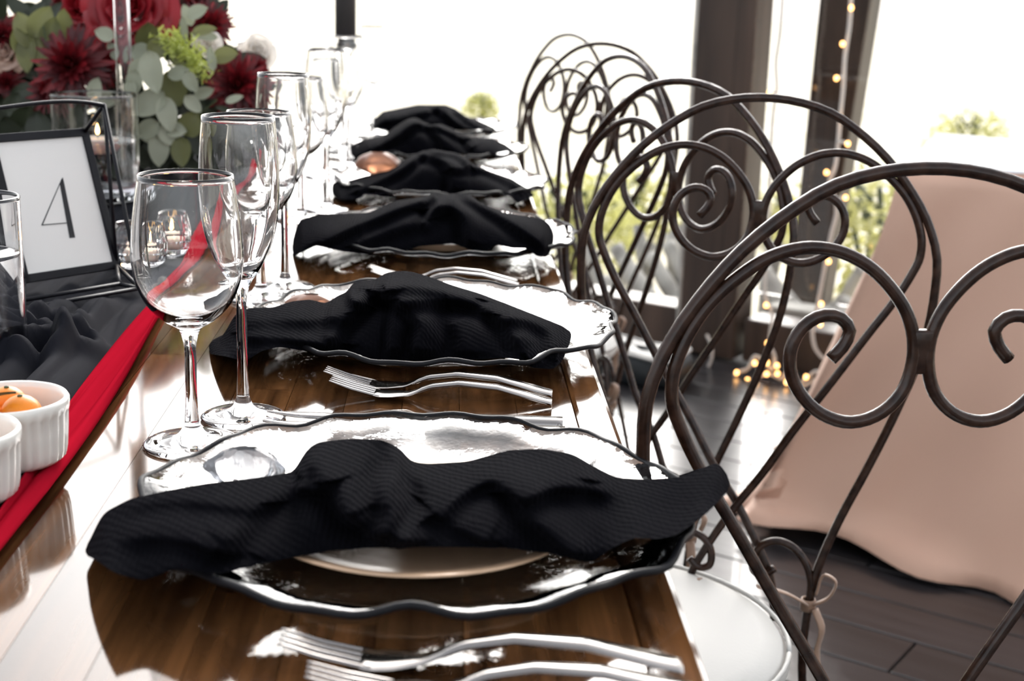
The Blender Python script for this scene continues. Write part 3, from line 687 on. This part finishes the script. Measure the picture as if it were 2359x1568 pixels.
TL = TR + (BL - BR)
ridge_off = None
def bar(name, a, b, r, m='frame'):
    return MB().tube([np.array(a) + (np.array(b) - np.array(a)) * k for k in (0, .5, 1)], r, 8).build(name, m, tn)
pn = np.cross(dpan, (TR - BR) / np.linalg.norm(TR - BR)); pu = (TR - BR) / np.linalg.norm(TR - BR); hp = np.linalg.norm(TR - BR)
if pn @ (CAM - BR) < 0: pn = -pn
def pp(a, b, c=0): return BL + dpan * a + pu * b + pn * c       # panel coordinates
for (a0, b0, a1, b1) in ((0, 0, wpan, 0), (0, hp, wpan, hp), (0, 0, 0, hp), (wpan, 0, wpan, hp)):
    bw = .0042; mb = MB(); d = np.array([a1 - a0, b1 - b0]); d = d / np.linalg.norm(d); q = np.array([-d[1], d[0]]) * bw
    v = [pp(a0 - d[0]*bw + s*q[0], b0 - d[1]*bw + s*q[1], c) for s, c in ((-1, -.003), (1, -.003), (1, .003), (-1, .003))] + [pp(a1 + d[0]*bw + s*q[0], b1 + d[1]*bw + s*q[1], c) for s, c in ((-1, -.003), (1, -.003), (1, .003), (-1, .003))]
    mb.add(v, [(3, 2, 1, 0), (4, 5, 6, 7), (0, 1, 5, 4), (1, 2, 6, 5), (2, 3, 7, 6), (3, 0, 4, 7)]); mb.build('frame_bar', 'frame', tn, smooth=False, bevel=.0006)
cdm = MB(); e = .0035
v = [pp(a, b, c) for c in (-.001, .0005) for a, b in ((e, e), (wpan - e, e), (wpan - e, hp - e), (e, hp - e))]
cdm.add(v, [(3, 2, 1, 0), (4, 5, 6, 7), (0, 1, 5, 4), (1, 2, 6, 5), (2, 3, 7, 6), (3, 0, 4, 7)]); card = cdm.build('card', 'card', tn, smooth=False)
def topan(px, py):
    d = ray((px, py)); P = CAM + d * (((BL - CAM) @ pn) / (d @ pn)) - BL; return P @ dpan, P @ pu
def ink(poly):
    mb = MB(); q = [topan(*p) for p in poly]; n = len(q)
    v = [pp(a, b, .0006) for a, b in q] + [pp(a, b, .0011) for a, b in q]
    mb.add(v, [tuple(range(n))[::-1], tuple(range(n, 2 * n))] + [(i, (i + 1) % n, n + (i + 1) % n, n + i) for i in range(n)]); return mb
num = MB()
for poly in ([(143.5, 409), (137, 424), (159.5, 548.5), (172, 547), (147, 424)], [(143.5, 409), (141, 412), (94.5, 518.5), (97, 519)], [(95, 517.4), (96, 519.3), (154, 514.3), (153.4, 512.6)]):
    m_ = ink(poly); num.add(m_.v, m_.f)
num.build('numeral_4', 'ink', card, smooth=False)
# wire prism behind the card: ridge, feet and base
def along(px, py, ref):                                        # point on the pixel ray nearest to the line ref + nb*t
    best = None
    for t in np.linspace(-.15, .15, 601):
        q = ref + nb * t; d = ray((px, py)); k = (q - CAM) @ np.array([d[0], d[1], 0]) / (d[0]**2 + d[1]**2); P = CAM + d * k
        e_ = np.linalg.norm((P - q)[:2])
        if best is None or e_ < best[0]: best = (e_, P)
    return best[1]
RG = along(240, 240, BR); RGL = RG + (BL - BR) * 1.5
FR = np.array([*at_z(275, 654, TZ + .016)]); FLf = FR + (BL - BR)
GR = np.array([*at_z(322, 664, TZ + .012)]); GL = GR + (BL - BR) * 1.5
rw = .0021
ridge = curve([RGL, RG - dpan * .006, RG + np.array([0, 0, -.0015]) + dpan * .0005, RG + (GR - RG) * .04], 30)
MB().tube(ridge, rw, 8).build('ridge_wire', 'frame', tn)
for a, b in ((RG, TR), (RGL, TL), (RG, BR), (RGL, BL), (RG, GR), (RGL, GL), (BR, FR), (BL, FLf), (FR, FLf), (GR, GL), (FR, GR), (FLf, GL), (BR, GR), (BL, GL)): bar('wire', a, b, rw)

# ------------------------------------------------------------------ flower arrangement
fa = empty('flower_arrangement', (0, 0, 0)); tag(fa, 'low arrangement of red roses, burgundy mums and eucalyptus on the table', 'flower arrangement')
fc = at_z(215, 395, TZ + .01)
MB().lathe([(0, 0), (.06, 0), (.09, .02), (.10, .055), (.094, .055), (.085, .02), (0, .01)], 40, (fc[0] - .02, 2.34, TZ + .006)).build('bowl', 'frame', fa)
r = random.Random(11)
# dense dark inner foliage
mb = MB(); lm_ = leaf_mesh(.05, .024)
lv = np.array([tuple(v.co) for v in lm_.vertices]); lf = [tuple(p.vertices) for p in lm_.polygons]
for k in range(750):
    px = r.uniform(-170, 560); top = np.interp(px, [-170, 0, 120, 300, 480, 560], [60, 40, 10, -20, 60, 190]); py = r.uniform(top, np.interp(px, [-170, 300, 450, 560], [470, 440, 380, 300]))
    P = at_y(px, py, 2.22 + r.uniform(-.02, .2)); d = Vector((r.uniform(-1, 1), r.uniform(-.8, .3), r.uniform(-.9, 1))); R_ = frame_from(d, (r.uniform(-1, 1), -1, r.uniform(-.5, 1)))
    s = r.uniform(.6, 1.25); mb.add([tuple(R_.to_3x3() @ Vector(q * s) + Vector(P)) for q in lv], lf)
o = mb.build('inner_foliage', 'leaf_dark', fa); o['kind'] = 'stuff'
def mum(px, py, R_, y, face, m='mum', n=5, wide=1.0, name='chrysanthemum'):
    P = at_y(px, py, y); R_ = R_ / FPX * y; mb = MB(); fr = frame_from((0.1, .2, 1), face).to_3x3()   # local z = facing
    for ring in range(n + 2):
        k = ring / (n + 1); cnt = int(8 + 16 * k); tilt = math.radians(80 - 88 * k)
        for q in range(cnt):
            a = 2 * math.pi * (q + .5 * (ring % 2) + r.uniform(-.2, .2)) / cnt; ln = R_ * (.45 + .55 * k) * r.uniform(.85, 1.1); w = R_ * .085 * wide
            t2 = tilt + r.uniform(-.15, .15); G = []
            for s in (0, .35, .7, .9, 1.0):
                rad = .06 * R_ + ln * s * math.cos(t2) - (.12 * R_ * s * s * (1 - k)); z = ln * s * math.sin(t2) - R_ * .12 * s * s * k + R_ * .1 * (1 - k)
                ww = w * math.sin(math.pi * (.18 + .74 * s)) ; G.append([(rad * math.cos(a) - u * ww * math.sin(a), rad * math.sin(a) + u * ww * math.cos(a), z + .25 * ww * abs(u)) for u in (-1, 0, 1)])
            sub = MB().grid(G); mb.add([tuple(fr @ Vector(v) + Vector(P)) for v in sub.v], sub.f)
    return mb.build(name, m, fa)
mum(165, 150, 92, 2.08, (.05, -1, .35)); mum(235, 150, 58, 2.12, (.5, -.8, .2)); mum(120, 215, 62, 2.12, (-.2, -1, -.3))
mum(548, 195, 80, 2.12, (.25, -1, .3)); mum(592, 158, 34, 2.16, (.6, -.6, .5)); mum(478, 62, 66, 2.22, (.5, -.8, .2)); mum(455, 10, 60, 2.26, (.2, -.8, .5))
mum(8, 82, 48, 2.2, (-.2, -1, .2)); mum(18, 190, 40, 2.2, (-.3, -1, 0)); mum(560, 240, 40, 2.16, (.2, -1, -.5)); mum(150, 12, 44, 2.25, (-.4, -.8, .4))
def rose(px, py, R_, y, face, m='rose', seed=1, pet=24):
    P = at_y(px, py, y); R_ = R_ / FPX * y; rr_ = random.Random(seed); fr = frame_from((0.1, .3, 1), face).to_3x3()
    core = MB(); sph(core, (0, 0, R_ * .12), R_ * .2, 8, 1.5); core.v = [tuple(fr @ Vector(v) + Vector(P)) for v in core.v]; ro = core.build('rose', m, fa)
    for k in range(pet):
        t = (k + 1) / pet; a0 = k * 2.39996; rad = R_ * (.14 + .78 * t ** 1.1); sp = 1.5 - .55 * t; hgt = R_ * (.62 - .12 * t); G = []
        for i in range(11):
            u = i / 10 * 2 - 1; row = []
            for j in range(9):
                s = j / 8; a = a0 + u * sp * (.75 + .25 * math.sin(math.pi * s)) ; edge = (1 - abs(u) ** 3 * .35)
                rr2 = rad * (.35 + .65 * s ** .6) + R_ * (.02 + .26 * t) * max(0, s - .62) ** 1.3 * 2.2 + .012 * R_ * math.sin(7 * u + k)
                z = -R_ * .35 * t + hgt * (1.35 - .5 * t) * s * edge - R_ * (.15 + .35 * t) * max(0, s - .75) * 1.6
                row.append((rr2 * math.cos(a), rr2 * math.sin(a), z))
            G.append(row)
        sub = MB().grid(G); sub.v = [tuple(fr @ Vector(v) + Vector(P)) for v in sub.v]; sub.build('petal', m, ro)
    return ro
rose(300, 22, 108, 2.15, (.1, -1, .55), seed=2); rose(195, 18, 80, 2.24, (-.3, -1, .5), seed=4)
rose(15, 122, 46, 2.2, (-.2, -1, .3), 'peach_petal', 3, 14); rose(592, 118, 44, 2.3, (.4, -.9, .5), 'white_petal', 5, 14); rose(480, 100, 34, 2.16, (.4, -1, .2), 'white_petal', 6, 10)
# eucalyptus leaves (pixel centre, length, width, direction of the tip in the picture, tone)
LV = [(58,70,84,54,110,'o'),(95,52,80,56,60,'o'),(118,78,72,50,75,'o'),(150,55,66,46,88,'o'),(62,122,84,56,-95,'o'),(98,122,72,54,-80,'o'),(45,95,60,44,100,'o'),
      (342,84,66,60,85,'o'),(366,108,54,46,40,'o'),(322,122,52,46,170,'s'),(352,165,96,62,-80,'s'),(398,205,82,64,-70,'o'),(318,160,56,44,-140,'s'),(310,190,60,40,-95,'s'),
      (345,238,84,56,-140,'s'),(385,262,84,46,-75,'s'),(412,168,52,36,20,'s'),(440,188,54,34,-60,'s'),(470,213,50,30,20,'s'),(444,240,50,32,-45,'s'),(330,235,60,44,180,'s'),
      (520,128,62,40,10,'o'),(470,70,54,30,15,'o'),(455,28,50,40,30,'s'),(470,82,60,22,170,'s'),(432,35,50,26,110,'s'),(488,135,56,26,100,'s'),(425,70,60,18,-85,'s'),
      (366,345,76,50,-88,'s'),(340,298,66,42,-150,'s'),(392,312,66,44,-40,'s'),(352,318,70,36,160,'s'),(420,350,70,52,-85,'o'),(440,285,66,56,60,'o'),(405,300,50,40,0,'s'),
      (90,290,70,60,100,'d'),(55,270,70,56,60,'d'),(130,250,70,50,80,'d'),(220,205,56,40,70,'s'),(245,230,44,36,-20,'s'),(300,205,40,30,-80,'s'),(505,235,70,20,-30,'d'),(480,260,70,16,-50,'d'),
      (468,240,70,14,-70,'d'),(525,255,60,14,-20,'d'),(540,228,46,18,20,'s'),(455,260,76,14,-60,'d'),(410,135,46,34,-30,'o'),(265,120,50,34,130,'s'),(240,80,44,40,160,'s'),
      (20,300,70,50,100,'d'),(60,220,70,60,170,'d'),(30,240,60,40,60,'d'),(110,330,80,60,80,'d'),(175,270,60,44,70,'d'),(260,330,60,40,60,'d'),(290,270,56,38,-60,'d'),(455,330,60,44,-70,'d'),(480,300,60,40,-30,'d')]
for k, (px, py, ln, wd, ang, t) in enumerate(LV):
    y = 2.03 + .05 * r.random() + (.05 if t == 'd' else 0) + (.04 if py < 150 else 0)
    a = math.radians(ang); dx, dz = math.cos(a), math.sin(a); ql, qw = round(ln / FPX * y / .004) * .004, round(wd / FPX * y / .003) * .003
    c = at_y(px, py, y); d = np.array([dx, r.uniform(-.35, .15), dz]); d /= np.linalg.norm(d)
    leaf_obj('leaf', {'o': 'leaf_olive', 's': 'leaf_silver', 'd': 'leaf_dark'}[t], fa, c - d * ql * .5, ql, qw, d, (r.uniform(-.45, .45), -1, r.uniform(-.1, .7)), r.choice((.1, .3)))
for pts in ([(330,130),(352,200),(370,232),(368,300),(366,330)], [(375,120),(410,180),(440,215)], [(110,130),(105,90),(100,60)], [(500,230),(470,255),(440,290)]):
    MB().tube(curve([at_y(a, b, 2.09) for a, b in pts], 20), .0016, 6).build('stem', 'stem', fa)
mb = MB()                                                        # lime fluffy filler bloom
for k in range(520):
    t = r.random(); px, py = 385 + 75 * t + r.gauss(0, 17), 80 + 85 * t + r.gauss(0, 12); P = at_y(px, py, 2.07 + r.uniform(0, .04))
    d = Vector((r.uniform(-1, 1), r.uniform(-1, .2), r.uniform(-1, 1))).normalized() * r.uniform(.006, .014); w = Vector((r.uniform(-1, 1), r.uniform(-1, 1), r.uniform(-1, 1))).normalized() * .0016
    A = Vector(P); mb.add([A - w, A + w, A + d + w * .8, A + d * 1.15, A + d - w * .8], [(0, 1, 2, 3, 4)])
mb.build('filler_bloom', 'lime', fa)

# ------------------------------------------------------------------ blush table by the window
A0 = np.array([.85, 2.644]); ue = np.array([.921, -.389]); un = np.array([.389, .921])
wl, wdp = 1.7, .72
mb = MB(); G = []; NP = 260; per = []
def outline(s):
    segs = [(A0, A0 + ue * wl), (A0 + ue * wl, A0 + ue * wl + un * wdp), (A0 + ue * wl + un * wdp, A0 + un * wdp), (A0 + un * wdp, A0)]
    ln = [wl, wdp, wl, wdp]; t = s * sum(ln)
    for (a, b), l in zip(segs, ln):
        if t <= l: return a + (b - a) * t / l, np.array([(b - a)[1], -(b - a)[0]]) / l
        t -= l
    return A0, -un
cc = A0 + ue * wl / 2 + un * wdp / 2
for i in range(NP):
    p, nn = outline(i / NP); rad = p - cc; dc = min(np.linalg.norm(p - q) for q in (A0, A0 + ue * wl, A0 + ue * wl + un * wdp, A0 + un * wdp))
    g = min(1, np.linalg.norm(p - A0) / .4); g = g * g * (3 - 2 * g)
    if abs((p - A0) @ un) < 1e-6 or i == 0: out = nn * .215 * g + (-ue) * .25 * (1 - g) + nn * .02 * math.sin(i * .33) * g
    else: out = nn * (.16 + .03 * math.sin(i * .33)) + (rad / np.linalg.norm(rad)) * .08 * max(0, 1 - dc / .25)
    row = [(*cc, .757), (*(cc + rad * .6), .7575), (*(cc + rad * .985), .758)]
    for j in range(1, 25):
        s = j / 24; f = .026 * s * math.sin(i * .30 + 2 * math.sin(s * 2 + i * .02)) + .013 * s * math.sin(i * .83 + 3 * s) + .007 * math.sin(i * .55 + 9 * s) * math.sin(6 * s + i * .12)
        q = p + out * (s ** 1.35) + nn * f; q = q + nn * (.035 * max(0, s - .93) / .07 * (1 + math.sin(i * .7)))
        z = .757 - .752 * s + .02 * max(0, s - .9) / .1 * (1 + math.sin(i * .21 + 1)) * (1 if j > 21 else 0) * .8
        row.append((q[0], q[1], max(z, .004)))
    G.append(row)
o = mb.grid(G, True).build('tablecloth', 'cloth_blush', solid=.0015); tag(o, 'blush pink satin tablecloth reaching the floor over the table by the window', 'tablecloth')
mb = MB(); G = []
for i in range(40):
    row = []
    for j in range(16):
        a, b = i / 39 * (wl - .02) + .01, j / 15; q = A0 + ue * a + un * (.02 + b * (wdp - .04))
        row.append((q[0], q[1], .7605 + .0012 * math.sin(a * 30) + .0015 * math.sin(a * 9 + b * 14)))
    G.append(row)
o = mb.grid(G).build('overlay_cloth', 'cloth_white', solid=.002); tag(o, 'white cloth laid flat on top of the blush table', 'tablecloth')

# ------------------------------------------------------------------ string lights
def lights(label, path, bulbs, c, r_=.0042, tw=True):
    t = empty('string_lights', (0, 0, 0)); P = curve([at_w(a, b, c) for a, b in path], 26 * len(path))
    for s in (0, 1):
        Q = [p + .0034 * (np.array([0, 0, 1]) * math.sin(i * .9 + s * math.pi) * .5 + WE * math.cos(i * .9 + s * math.pi)) for i, p in enumerate(P)]
        MB().tube(Q, r_ * .75, 6).build('cord', 'cord', t)
    for (a, b) in bulbs:
        q = at_w(a, b, c - .012); bm = MB(); sph(bm, q, .006, 6, 1.2); bo = bm.build('bulb', 'bulb', t)
        k = P[np.argmin(((P - q) ** 2).sum(1))]; MB().tube([q, (q + k) / 2 + np.array([0, 0, .002]), k], .004, 6).build('socket', 'cord', bo)
    return tag(t, label, 'string lights', 'warm string lights by the window')
lights('string of warm lights hanging in front of the leaning beam', [(1966, -60), (1961, 0), (1957, 60), (1947, 130), (1943, 200), (1936, 270), (1930, 340), (1922, 392), (1912, 415), (1922, 450), (1927, 480), (1915, 540), (1903, 600), (1890, 670), (1880, 720), (1872, 770), (1880, 805), (1896, 825)],
       [(1961, 18), (1941, 101), (1927, 180), (1938, 272), (1953, 331), (1904, 397), (1948, 455), (1909, 602), (1892, 700), (1890, 747)], 3.70)
lights('string of warm lights down the edge of the timber post', [(1806, -60), (1803, 0), (1797, 80), (1788, 150), (1790, 200), (1782, 260), (1777, 330), (1774, 400), (1772, 460), (1768, 560), (1762, 640), (1765, 690), (1778, 720), (1775, 770), (1772, 800)],
       [(1773, 213), (1774, 374), (1765, 703), (1768, 790)], 3.70)
lights('tangled heap of warm lights lying on the dark floor', [(1770, 790), (1785, 820), (1780, 850), (1740, 820), (1722, 850), (1700, 858), (1690, 870), (1720, 880), (1745, 868), (1775, 862), (1800, 872), (1815, 855), (1832, 865), (1830, 885), (1860, 870), (1880, 855), (1895, 858), (1870, 880), (1840, 895)],
       [(1739, 836), (1767, 835), (1790, 842), (1697, 858), (1744, 868), (1766, 861), (1791, 860), (1837, 890), (1857, 868), (1722, 875), (1812, 880)], 3.62)
wcord = MB().tube(curve([at_w(a, b, 3.66) for a, b in [(1628, 770), (1640, 800), (1634, 840), (1610, 862), (1575, 868), (1545, 862), (1560, 850), (1600, 858), (1590, 872), (1540, 874)]], 120), .0045, 8).build('white_cable', 'cord'); tag(wcord, 'loose pale cable curling down to the floor beside the black bag', 'cable')
# ------------------------------------------------------------------ bag, bleached driftwood outside
P0 = at_z(1460, 868, 0); bg_ = empty('black_bag', (P0[0], P0[1], 0), RZ); tag(bg_, 'low black bag lying on the floor under the window', 'bag')
G = []
for i in range(40):
    a = 2 * math.pi * i / 40; row = []
    for rr_, z in ((.0, .0), (.9, 0), (1.02, .02), (1.0, .06), (.9, .085), (.6, .092), (0, .09)):
        cx_, sy_ = math.cos(a), math.sin(a); k = (abs(cx_) ** 4 + abs(sy_) ** 4) ** -.25
        row.append((.16 * rr_ * k * cx_, .10 * rr_ * k * sy_, z + .006 * math.sin(3 * a) * (z > .05)))
    G.append(row)
MB().grid(G, True).build('body', 'bag', bg_)
MB().tube([(.15 * (abs(math.cos(a)) ** 4 + abs(math.sin(a)) ** 4) ** -.25 * math.cos(a), .094 * (abs(math.cos(a)) ** 4 + abs(math.sin(a)) ** 4) ** -.25 * math.sin(a), .087 + .006 * math.sin(3 * a)) for a in np.linspace(0, 2 * math.pi, 61)], .004, 6).build('piping', 'seat', bg_)
LG = [((1420, 770), (1350, 560), .03, 4.1), ((1490, 770), (1470, 520), .028, 4.2), ((1560, 765), (1440, 600), .035, 4.05), ((1600, 760), (1500, 590), .034, 4.12), ((1530, 765), (1560, 520), .03, 4.3), ((1630, 760), (1540, 560), .032, 4.2), ((1460, 765), (1395, 640), .026, 4.02), ((1400, 760), (1440, 600), .022, 4.25),
      ((1440, 768), (1500, 560), .03, 4.16), ((1585, 766), (1545, 540), .03, 4.28), ((1510, 768), (1420, 570), .032, 4.08),
      ((1860, 745), (1770, 640), .034, 4.06), ((1770, 740), (1790, 560), .034, 4.2), ((1800, 760), (1765, 620), .026, 4.02), ((1930, 720), (1860, 745), .03, 4.1), ((1950, 700), (1880, 760), .03, 4.16), ((1990, 620), (1900, 740), .028, 4.3)]
ON = ['leftmost', 'second', 'third', 'fourth', 'fifth', 'sixth', 'seventh', 'eighth', 'ninth', 'tenth', 'rightmost']
LGL = [''] * len(LG); _l = sorted(range(11), key=lambda q: LG[q][0][0])
for q, k in enumerate(_l): LGL[k] = ON[q] + ' bleached log by foot in the pile left of the timber post'
for q, k in enumerate(sorted(range(11, 17), key=lambda q: LG[q][0][0])): LGL[k] = (ON[q] if q < 5 else 'rightmost') + ' bleached log by foot in the pile right of the timber post'
for k, (a, b, rr_, c) in enumerate(LG):
    A, B = at_w(*a, c), at_w(*b, c + .12); A[2] = max(A[2], -.1); P = curve([A, A + (B - A) * .4 + WE * .015 * math.sin(k * 2), B], 14)
    o = MB().tube(P, [rr_ * (1 - .25 * i / 13 + .06 * math.sin(i * 1.3 + k)) for i in range(14)], 12).build('driftwood_log', 'log')
    tag(o, LGL[k], 'log', 'bleached logs piled outside the window')
def breeze(px0, py0, px1, py1, c, label, holes):
    t = empty('pale_block', (0, 0, 0)); A, B = at_w(px0, py1, c), at_w(px1, py0, c); e0, e1 = A @ WE, B @ WE; z0, z1 = A[2], B[2]
    mb = MB().box(wp((e0 + e1) / 2, c + .06, (z0 + z1) / 2), (e1 - e0, .12, z1 - z0), RZ); mb.build('block', 'log', t, smooth=False, bevel=.008)
    for (hx, hy, hr) in holes:
        q = at_w(hx, hy, c - .001); rad = hr / FPX * 4.3; m2 = MB(); v = [q + WE * rad * math.cos(a) + np.array([0, 0, 1]) * rad * math.sin(a) for a in np.linspace(0, 2 * math.pi, 20, endpoint=False)]
        v2 = [p + WN * .002 for p in v]; m2.add(v + v2, [tuple(range(20))] + [(i, (i + 1) % 20, 20 + (i + 1) % 20, 20 + i) for i in range(20)]); m2.build('round_hole', 'hole', t, smooth=False)
    tag(t, label, 'block', 'pale blocks with round holes')
breeze(1585, 690, 1678, 768, 3.97, 'pale block with two round holes just left of the timber post', [(1612, 735, 12), (1652, 742, 12)])
breeze(1758, 728, 1925, 778, 3.97, 'pale block with round holes to the right of the timber post', [(1768, 746, 10), (1806, 748, 12), (1864, 766, 9), (1889, 758, 10)])
# bushes beyond the wall
def bush(P, R_, n, label, seed):
    r2 = random.Random(seed); t = empty('bush', P); mb = MB(); me = leaf_mesh(.05, .024)
    for k in range(n):
        d = Vector((r2.gauss(0, 1), r2.gauss(0, 1), r2.gauss(.35, .7))).normalized() * R_ * r2.uniform(.5, 1); F_ = frame_from((r2.uniform(-1, 1), r2.uniform(-1, 1), r2.uniform(-.3, 1)), (r2.uniform(-1, 1), r2.uniform(-1, 1), 1)).to_3x3(); s = r2.uniform(.8, 1.6) * (R_ / .5) ** .5
        mb.add([tuple(F_ @ Vector(q * s) + d) for q in lv], lf)
    o = mb.build('foliage', 'bush', t); o['kind'] = 'stuff'
    for k in range(5): MB().tube([(0, 0, -.1), (r2.uniform(-.1, .1), r2.uniform(-.1, .1), R_ * .3), (r2.uniform(-.4, .4) * R_, r2.uniform(-.4, .4) * R_, R_ * .8)], .012, 6).build('stem', 'stem', t)
    tag(t, label, 'bush', 'dry bushes outside the window')
BU = [((1330, 470), 6.2, .35, 'yellow-green bush behind the row of chair backs'), ((1450, 430), 7.5, .4, 'pale bush just left of the timber post'), ((2010, 470), 5.6, .4, 'bright yellow-green bush between leaning beam and blush table'), ((1108, 228), 14, .2, 'small lone shrub in the bright field above the farthest napkin'), ((2240, 290), 12, .42, 'small dark shrub beyond the white table top'), ((1775, 480), 7.4, .26, 'small bush in the gap between post and leaning beam')]
for k, ((px, py), y, R_, lab) in enumerate(BU):
    q = at_y(px, py, y); bush((q[0], q[1], q[2] - R_ * .6), R_, 900, lab, k)
bpy.context.view_layer.update()
